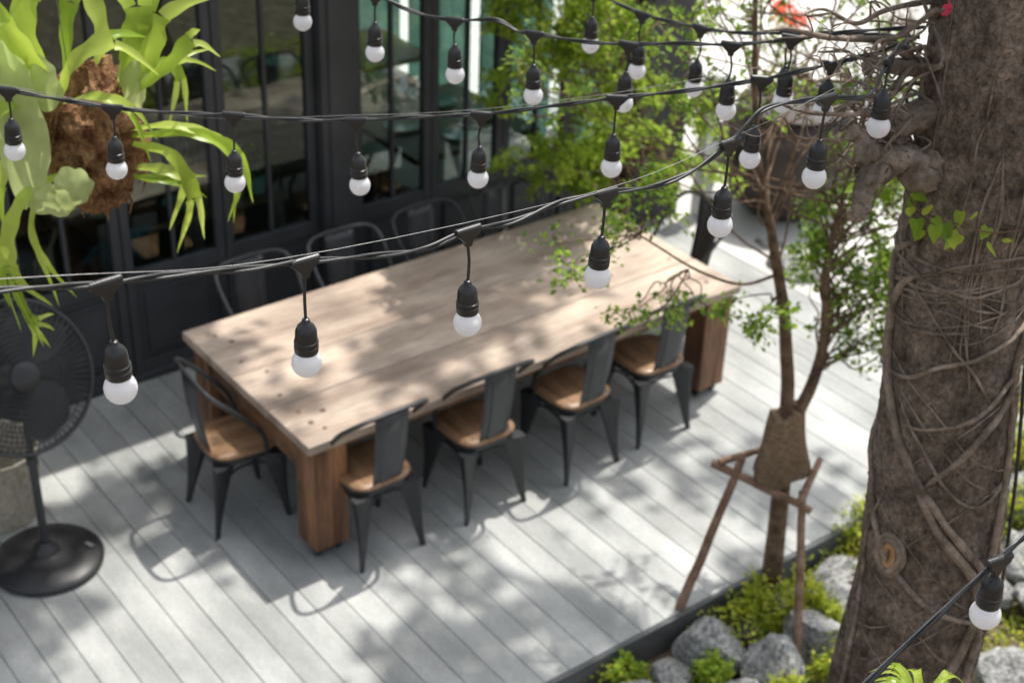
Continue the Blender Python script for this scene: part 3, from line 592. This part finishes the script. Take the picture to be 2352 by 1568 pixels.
t1=[(1.90,yb,.95),(1.87,yb,1.2),(1.82,yb,1.41),(1.76,yb,1.65),(1.66,yb,1.93),(1.58,yb,2.15),(1.48,yb,2.40),(1.38,yb,2.8),(1.3,yb,3.3)]
t2=[(1.95,yb,.95),(2.05,yb,1.13),(2.09,yb,1.35),(2.06,yb,1.6),(2.02,yb,1.83),(2.05,yb,2.1),(2.12,yb,2.5),(2.2,yb,3.0)]
bm.tube(catmull(t1,6),[.036,.031,.024,.015,.010],10); bm.tube(catmull(t2,6),[.034,.028,.02,.011,.007],10)
mk("trunk",bm,mat_branch,ST,True)
m=MB()
rings=[(1.925,.655,.10),(1.925,.66,.148),(1.922,.70,.144),(1.918,.77,.130),(1.912,.84,.116),(1.908,.91,.104),(1.905,.98,.094),(1.905,1.03,.088),(1.905,1.035,.05)]
vs=[];fs=[];n=48
for (cx_,z,r_) in rings:
    for k in range(n):
        a=2*math.pi*k/n; q=r_*(1+.14*noise.noise(V((math.cos(a)*2.4,math.sin(a)*2.4,z*3)))+.05*noise.noise(V((math.cos(a)*7,math.sin(a)*7,z*9)))); vs.append((cx_+q*math.cos(a)*1.15,yb+q*math.sin(a)*.82,z+.020*math.sin(a*3)))
for i in range(len(rings)-1):
    for k in range(n): fs.append((i*n+k,i*n+(k+1)%n,(i+1)*n+(k+1)%n,(i+1)*n+k))
m.add(vs,fs)
mk("burlap_wrap",m,mat_burlap,ST,True)
bm=MB(); lm=MB()
def on_t(t,z): return (float(np.interp(z,[p[2] for p in t],[p[0] for p in t])),yb,z)
def cl(t,z,c,n=6,L_=.15,per=15,size=.036): limb(bm,on_t(t,z),c,.006,.0022,.03); spray(lm,bm,c,n,L_,per,size,bias=(0,0,-.15))
for i in range(66):
    z=rng.uniform(1.34,2.34); w=np.interp(z,[1.3,1.6,2.0,2.3],[.16,.30,.46,.48]); c=(2.25+rng.uniform(-.55,1)*w,yb+rng.uniform(-.3,.3),z); cl(t2,max(1.2,z-.25),c)
for c in ((1.52,yb-.05,1.68),(1.58,yb,1.62),(1.48,yb+.1,1.72),(1.62,yb-.1,1.75)): cl(t1,1.75,c,5,.10,14)
bp=catmull([(1.68,yb,1.86),(1.45,yb,1.88),(1.17,yb,2.03),(.90,yb,2.23),(.65,yb,2.42)],5); bm.tube(bp,[.009,.006,.003],6)
for c in ((1.02,yb,1.90),(1.16,yb-.05,1.90),(.88,yb,1.86),(1.08,yb+.05,1.80),(.80,yb,1.95),(.96,yb-.05,1.97),(.70,yb,1.98)):
    limb(bm,(1.1,yb,2.06),c,.004,.002,.03); spray(lm,bm,c,4,.10,9,.030)
for c in ((.5,yb,2.20),(.44,yb,2.28),(.58,yb,2.27),(.40,yb+.05,2.36),(.62,yb,2.42),(.72,yb,2.40),(.8,yb,2.46),(.93,yb,2.44),(.86,yb,2.52),(.75,yb+.1,2.33),(.98,yb,2.36)):
    limb(bm,(.8,yb,2.31),c,.004,.002,.02); spray(lm,bm,c,5,.12,10,.032)
for i in range(38):
    t=t1 if rng.random()<.5 else t2; z=rng.uniform(2.5,3.3); c=(1.75+rng.uniform(-1.0,.9),yb+rng.uniform(-.1,.8),z)
    z0=max(1.9,z-rng.uniform(.3,.8)); limb(bm,on_t(t,z0),c,.007,.002,.10)
    for q in range(2): e=np.array(c)+rng.normal(size=3)*.2; limb(bm,c,e,.003,.001,.04)
    spray(lm,bm,c,5,.2,15,.036)
mk("branches",bm,mat_branch,ST,True); mk("crown",lm,mat_green,ST)
def pole(a,b,r,label,nm="support_pole"):
    mbp=MB(); a,b=V(a),V(b); pts=[a.lerp(b,t)+V(rng.normal(size=3))*.0022 for t in np.linspace(0,1,7)]; mbp.tube(catmull(pts,3),[r*1.05,r*.85],9)
    o=mk(nm,mbp,mat_pole,None,True); tag(o,label,"pole","wooden poles propping the slender tree")
pole((1.36,-1.325,.0),(1.77,-1.25,.73),.025,"rough wooden prop leaning from deck edge to tree")
pole((1.56,-1.98,-.22),(1.86,-1.58,.69),.023,"rough wooden prop leaning on the slender tree")
pole((1.70,-1.12,.65),(1.84,-1.66,.63),.022,"short wooden crossbar lashed around the burlap","support_crossbar")
pole((1.80,-1.62,.665),(2.14,-1.44,.68),.020,"short wooden crossbar lashed around the burlap","support_crossbar")
pole((1.70,-1.16,.68),(2.14,-1.26,.70),.018,"short wooden crossbar lashed around the burlap","support_crossbar")
# ---------------------------------------------------------------- garden bed
def rock(x,y,r,zs=.88,up=.68):
    b=bmesh.new(); bmesh.ops.create_icosphere(b,subdivisions=4,radius=1)
    off=V(rng.uniform(0,50,3)); planes=[(V(rng.normal(size=3)).normalized(),rng.uniform(.50,.86)) for _ in range(14)]
    for v in b.verts:
        p=v.co.copy()
        for nrm,d in planes:
            e=p.dot(nrm)-d
            if e>0: p-=nrm*e*.97
        p*=1+.12*noise.noise(p*1.7+off)+.05*noise.noise(p*5+off)+.025*noise.noise(p*13+off); v.co=p
    me=bpy.data.meshes.new("boulder"); b.to_mesh(me); b.free(); me.materials.append(mat_rock)
    me.polygons.foreach_set("use_smooth",[True]*len(me.polygons))
    try: me.set_sharp_from_angle(angle=math.radians(20))
    except Exception: pass
    o=bpy.data.objects.new("boulder",me); COL.objects.link(o); o.scale=(r*rng.uniform(1.15,1.4),r*rng.uniform(.98,1.15),r*zs); o.location=(x,y,-.2+r*zs*up); o.rotation_euler=(0,0,rng.uniform(-.4,.4))
    tag(o,"rough light grey boulder in the planting bed" if r>.11 else "small grey rock in the planting bed","rock","grey rocks along the deck edge")
rock(1.34,-1.575,.19,1.0,.85); rock(1.50,-1.84,.175,1.0,.85); rock(1.84,-1.84,.165,1.0,.85); rock(1.08,-1.60,.12,1.0,.85)
R_=[(2.15,-1.66,.18),(1.68,-1.53,.09),(2.34,-1.54,.13),(2.28,-1.92,.16),(3.3,-2.0,.18),(3.78,-1.72,.19),(.80,-1.62,.14),(2.58,-1.62,.14),(1.20,-1.88,.16),(.92,-1.92,.15),(1.62,-2.22,.18),(2.0,-2.2,.18),(2.78,-1.82,.16),(3.02,-1.6,.14),(3.5,-1.55,.13),(4.1,-1.65,.16),(4.5,-1.8,.18),(2.6,-2.15,.17),(3.1,-2.35,.18),(3.6,-2.3,.18),(4.2,-2.2,.17),(.55,-1.7,.14),(1.9,-2.55,.18),(2.4,-2.5,.17),(3.0,-2.8,.18),(1.3,-2.25,.17),(4.9,-1.5,.17),(2.95,-2.05,.14),(1.93,-1.50,.08),(2.47,-1.80,.11),(1.66,-1.68,.08),(3.55,-1.95,.12),(3.95,-2.0,.14),(2.75,-1.5,.09),(2.08,-1.92,.11)]
for a in R_: rock(*a)
lm=MB(); P=[]
for i in range(26000):
    x,yy=rng.uniform(.2,6.5),rng.uniform(-3.3,-1.39)
    g=noise.noise(V((x*2.3,yy*2.3,5)))
    if g>-.10: P.append((x,yy,-.19+abs(rng.normal())*.03+max(0,g)*.24))
lm.leaves(P,.032,nrm_up=.8,aspect=.6); o=mk("ground_cover",lm,mat_yellow); o["kind"]="stuff"; tag(o,"yellow-green creeping ground cover between the rocks","ground cover")
def shrub(x,y,r,h,mt,label,size=.034,n=620):
    s_=root("garden_shrub",label,"plant",(x,y,-.2),group="leafy shrubs in the planting bed")
    l_=MB(); b_=MB()
    for k in range(int(9+r*40)):
        a=rng.uniform(0,6.28); e=np.array([math.cos(a)*r*rng.uniform(.2,1),math.sin(a)*r*rng.uniform(.2,1),h*rng.uniform(.4,1)])
        b_.tube([(0,0,0),tuple(e*.5+[0,0,.03]),tuple(e)],[.004,.002],4,cap=False)
        l_.leaves(e+rng.normal(size=(int(n/12),3))*[r*.2,r*.2,h*.14],size,nrm_up=.6,aspect=.55)
    mk("stems",b_,mat_branch,s_); mk("foliage",l_,mt,s_)
for (x,y,r,h,mt) in ((1.74,-1.56,.15,.28,mat_yellow),(1.95,-1.62,.12,.30,mat_yellow),(2.66,-1.46,.20,.32,mat_yellow),(2.92,-1.46,.18,.34,mat_yellow),(1.21,-1.74,.08,.22,mat_lime),(1.72,-2.06,.12,.28,mat_yellow),(4.05,-1.48,.26,.42,mat_yellow),(3.6,-1.82,.18,.32,mat_yellow),(.90,-1.46,.07,.18,mat_lime),(3.35,-2.25,.16,.3,mat_lime),(1.38,-2.04,.10,.24,mat_yellow),(4.7,-1.6,.25,.35,mat_yellow),(2.42,-1.70,.12,.28,mat_yellow),(3.2,-1.75,.15,.3,mat_lime),(2.2,-2.3,.16,.25,mat_yellow),(2.0,-1.76,.08,.24,mat_yellow)):
    shrub(x,y,r,h,mt,"yellow-green leafy shrub among the rocks" if mt is mat_yellow else "low green leafy shrub among the rocks")
def strap(mbx,ctrl,w,nrm,fork=True,cup=.18,n=7):
    pts=catmull(ctrl,n); N=len(pts); nrm=V(nrm); ph=rng.uniform(0,6)
    def strip(c,wd,nn):
        o=[];f=[]
        for i,p in enumerate(c):
            t=(c[min(i+1,len(c)-1)]-c[max(i-1,0)]).normalized(); s_=t.cross(nn).normalized(); q=s_.cross(t)
            wv=1+.14*math.sin(i*1.3+ph)
            for u,h in ((-.5,1),(-.25,.35),(0,-.05),(.25,.35),(.5,1)): o.append(p+s_*wd[i]*u*wv+q*wd[i]*cup*h)
        for i in range(len(c)-1):
            for k in range(4): f.append((i*5+k,i*5+k+1,i*5+6+k,i*5+5+k))
        mbx.add(o,f)
    K=int(N*.66); strip(pts[:K+1],[w*(.30+.70*(i/K)**.9) for i in range(K+1)],nrm)
    t=(pts[K]-pts[K-1]).normalized(); s_=t.cross(nrm).normalized()
    for sg,sp_ in ((-1,rng.uniform(.3,.95)),(1,rng.uniform(.3,.95)),):
        c=[];wd=[]
        for i in range(K,N):
            u=(i-K)/(N-1-K); c.append(pts[i]+s_*sg*w*(.25+sp_*u**1.3)+V((0,0,-.02*u*u))); wd.append(w*(.50*(1-u)**.7+.02))
        strip(c,wd,nrm)
FP=root("mounted_fern","light green strap-leaved fern mounted near the trunk","plant")
m=MB()
for i in range(12):
    a=rng.uniform(0,6.28); L_=rng.uniform(.10,.18); d=V((math.cos(a),math.sin(a),.3)); p=V((-.62,-3.93,2.56))
    strap(m,[p,p+d*L_*.5+V((0,0,.04)),p+d*L_+V((0,0,-.01))],.028,(0,0,1))
mk("foliage",m,mat_stag,FP)
m=MB(); p=V((-.62,-3.93,2.54)); m.lathe([(.03,-.1),(.06,-.05),(.06,0),(.02,.02)],14,Matrix.Translation(p)); m.tube(catmull([p+V((0,0,-.08)),p+V((.3,.15,-.75)),V((.42,-3.25,.9))],8),[.012,.018,.03],7); mk("mounting_branch",m,mat_branch,FP,True)
# ---------------------------------------------------------------- staghorn fern
SF=root("staghorn_fern","hanging staghorn fern with forked bright green fronds","plant",(-1.33,-1.07,3.15))
Rp=V((.934,-.358,0)); Tp=V((-.358,-.934,0))
def fp(px,py,c=0): return Rp*((px-200)*.00144)+V((0,0,-(py-300)*.0016))+Tp*c
m=MB(); vs=[];fs=[];A,Bn=64,64
for i in range(A+1):
    for k in range(Bn):
        th=math.pi*i/A; ph=2*math.pi*k/Bn; d=V((math.sin(th)*math.cos(ph),math.sin(th)*math.sin(ph),math.cos(th)))
        q=1+.20*noise.noise(d*2.2)+.14*noise.noise(d*6)+.10*noise.noise(V((d.x*14,d.y*14,d.z*6)))+.07*noise.noise(V((d.x*30,d.y*30,d.z*10))); vs.append(fp(212,318)+V((d.x*.155*q,d.y*.15*q,d.z*.235*q)))
for i in range(A):
    for k in range(Bn): fs.append((i*Bn+k,i*Bn+(k+1)%Bn,(i+1)*Bn+(k+1)%Bn,(i+1)*Bn+k))
m.add(vs,fs)
for i in range(90):
    a=rng.uniform(0,6.28); z=rng.uniform(-.14,.14); p=fp(212,325)+V((math.cos(a)*.135,math.sin(a)*.13,z)); m.tube([p,p+V((math.cos(a)*.02,math.sin(a)*.02,-.04)),p+V((0,0,-.09))],[.005,.0015],5)
mk("root_ball",m,mat_ball,SF,True)
fr=[([(150,215,.08),(60,130,.12),(10,40,.1),(-10,-40,.05)],48),([(150,215,.1),(110,120,.16),(60,50,.16),(20,10,.1)],44),([(150,215,.1),(190,120,.2),(270,80,.22),(345,105,.18)],42),
([(155,220,.12),(220,180,.24),(290,210,.26),(330,300,.2)],32),([(280,200,.08),(300,120,.12),(325,40,.12),(290,-40,.05)],72),([(295,205,.06),(345,140,.1),(365,60,.1),(440,0,.05)],60),
([(305,215,.08),(375,160,.12),(430,110,.12),(475,118,.1)],32),([(310,215,.05),(390,160,.08),(475,155,.05)],20),([(285,285,.1),(380,270,.16),(470,310,.16),(515,400,.12),(490,480,.08)],32),
([(290,300,.1),(420,285,.18),(505,340,.18),(522,470,.1)],30),([(290,310,.12),(365,320,.2),(405,420,.18),(388,540,.1)],33),([(290,365,.1),(345,360,.16),(395,385,.16),(370,480,.1)],34),
([(280,385,.1),(340,385,.14),(440,410,.1)],22),([(140,365,.1),(60,380,.18),(10,460,.2),(0,570,.15),(35,640,.1)],36),([(130,370,.08),(40,420,.14),(-5,560,.14),(20,720,.08)],32),([(100,365,.1),(58,460,.14),(78,560,.12),(112,645,.08)],18),
([(0,560,.1),(25,670,.12),(75,690,.08)],22),([(5,600,.1),(30,690,.12),(40,755,.08)],20),([(80,330,.05),(20,345,.1),(-30,440,.06)],40),([(130,195,.02),(100,70,.03),(150,-40,0)],52),([(40,190,.02),(25,70,.04),(-20,0,0)],54),
([(170,205,-.02),(185,90,-.02),(215,0,-.05)],40),([(230,200,-.03),(250,110,-.03),(230,20,-.06),(260,-50,-.08)],46),([(320,230,-.05),(380,200,-.1),(410,240,-.1),(400,330,-.1)],26),([(120,210,.1),(40,200,.2),(0,260,.2),(-20,360,.15)],34)]
m=MB()
for c,w in fr:
    nn=Tp*rng.uniform(.4,1)+V((0,0,rng.uniform(.3,.9)))+Rp*rng.uniform(-.5,.5)
    strap(m,[fp(*a) for a in c],w*.00144*1.15,nn,True,rng.uniform(.08,.25),8)
mk("frond",m,mat_stag,SF,True)
def shield(px,py,rx,ry,c,tilt):
    m=MB(); vs=[];fs=[];nr,na=10,56; ph=px*.7
    for i in range(nr):
        for k in range(na):
            a=2*math.pi*k/na; s_=i/(nr-1); w=1+.09*math.sin(a*3+ph)*s_+.05*math.sin(a*7+ph)*s_+.02*math.sin(a*13)*s_
            x_=math.cos(a)*rx*s_*w; y_=math.sin(a)*ry*s_*w
            vs.append(fp(px,py,c)+Rp*(x_*.00144)+V((0,0,y_*.0016))+Tp*(-.018*s_*s_+tilt*x_*.001+.006*math.sin(a*5)*s_*s_+.006*noise.noise(V((x_*.05,y_*.05,px)))))
    for i in range(nr-1):
        for k in range(na): fs.append((i*na+k,i*na+(k+1)%na,(i+1)*na+(k+1)%na,(i+1)*na+k))
    m.add(vs,fs); mk("shield_frond",m,mat_shield,SF,True)
shield(66,255,50,160,.18,.6); shield(155,365,40,44,.235,-.4); shield(104,395,50,34,.21,.5); shield(52,140,54,100,.15,.4); shield(305,190,30,60,.10,-.5); shield(104,170,56,56,.16,.3)
m=MB(); m.tube([fp(175,200),fp(168,20),fp(165,-700)],.0015,5); mk("hanging_wire",m,mat_steel,SF)
# ---------------------------------------------------------------- far right background
o=MB(); o.box(-.065,.065,-.05,.05,0,1.12); o.box(-.08,.08,-.065,.065,1.12,1.15); w_=mk("white_post",o,mat_white,None,bevel=.005,loc=(4.68,2.02,-.03)); tag(w_,"white painted post at the corner of the building","post")
m=MB(); m.lathe([(.26,0),(.40,.12),(.54,.36),(.57,.55),(.50,.74),(.39,.84),(.43,.88),(.39,.88),(.34,.82)],40); o=mk("clay_urn",m,mat_urn,None,True,loc=(5.3,1.75,-.03)); tag(o,"large dark brown glazed urn on pale paving","urn")
r=root("slatted_bench","grey weathered slatted bench on the paving","bench",(6.6,2.4,-.03),math.radians(-15))
m=MB()
for i in range(9): m.box(-.7,.7,-.3+i*.068,-.3+i*.068+.055,.42,.45)
mk("seat",m,mat_deck,r,bevel=.003)
for sx in (-.6,.6):
    m=MB(); m.box(sx-.03,sx+.03,-.28,.28,0,.418); mk("leg",m,mat_leg,r,bevel=.004)
def bush(x,y,r,h,mt,label,tw=26,per=10):
    s_=root("garden_bush",label,"plant",(x,y,-.03),group="open twiggy bushes beside the paving"); l_=MB(); b_=MB()
    for k in range(tw):
        a=rng.uniform(0,6.28); e=(math.cos(a)*r*rng.uniform(.1,1),math.sin(a)*r*rng.uniform(.1,1),h*rng.uniform(.35,1)); limb(b_,(0,0,0),e,.010,.003,.12); spray(l_,b_,e,5,.25,per,.045)
    mk("branches",b_,mat_branch,s_,True); mk("foliage",l_,mt,s_); return s_
bush(6.6,4.6,.7,1.0,mat_lime,"twiggy lime-green bush beside the pale paving",16,9); bush(9.2,3.8,.9,1.1,mat_green,"twiggy green bush beside the pale paving",18,9); bush(5.5,4.2,.5,1.3,mat_lime,"tall twiggy bush near the building corner",16)
bush(5.9,-.3,.45,.6,mat_lime,"low green bush near the end of the deck",20,14); bush(5.1,-1.05,.40,.5,mat_yellow,"low yellow-green bush at the deck end",20,14)
s_=bush(6.15,2.75,.30,1.15,mat_lime,"bush carrying a few red blossoms",9,6)
m=MB(); m.leaves(np.concatenate([rng.normal(size=(80,3))*.06+[-.05,-.05,1.2],rng.normal(size=(60,3))*.05+[.10,-.1,1.05]]),.06,aspect=.8); mk("blossom",m,mat_red,s_)
for a in ((4.62,.95,.22),(4.95,.55,.17),(4.75,1.35,.15)): rock(*a)
# ---------------------------------------------------------------- light, world, camera
sun=bpy.data.lights.new("sun",'SUN'); sun.energy=5.0; sun.angle=math.radians(.7); sun.color=(1,.96,.89)
so=bpy.data.objects.new("sun",sun); COL.objects.link(so); so.rotation_euler=SD.to_track_quat('Z','Y').to_euler()
w=bpy.data.worlds.new("World"); sc.world=w; w.use_nodes=True; n=w.node_tree.nodes; l=w.node_tree.links
sk=n.new("ShaderNodeTexSky"); sk.sky_type='NISHITA'; sk.sun_disc=False; sk.sun_elevation=math.asin(SD.z); sk.sun_rotation=math.atan2(SD.x,SD.y); sk.air_density=1.2; sk.dust_density=3.5
hs=n.new("ShaderNodeHueSaturation"); hs.inputs["Saturation"].default_value=.38; hs.inputs["Value"].default_value=1.5
l.new(sk.outputs[0],hs.inputs["Color"]); l.new(hs.outputs[0],n["Background"].inputs[0]); n["Background"].inputs[1].default_value=.15
yaw,pit,rol=.6707,.5396,.0395
Fv=V((math.sin(yaw)*math.cos(pit),math.cos(yaw)*math.cos(pit),-math.sin(pit))); R0=V((math.cos(yaw),-math.sin(yaw),0)); U0=R0.cross(Fv)
Rv=math.cos(rol)*R0+math.sin(rol)*U0; Uv=-math.sin(rol)*R0+math.cos(rol)*U0
cd=bpy.data.cameras.new("camera"); cd.sensor_width=36; cd.lens=52.1; cd.clip_end=500; cd.clip_start=.05
cd.dof.use_dof=True; cd.dof.focus_distance=3.05; cd.dof.aperture_fstop=3.9
co=bpy.data.objects.new("camera",cd); COL.objects.link(co)
co.matrix_world=Matrix(((Rv.x,Uv.x,-Fv.x,-2.9475),(Rv.y,Uv.y,-Fv.y,-5.297),(Rv.z,Uv.z,-Fv.z,5.0122),(0,0,0,1)))
sc.camera=co
sc.view_settings.view_transform='Standard'; sc.view_settings.look='None'; sc.view_settings.exposure=0
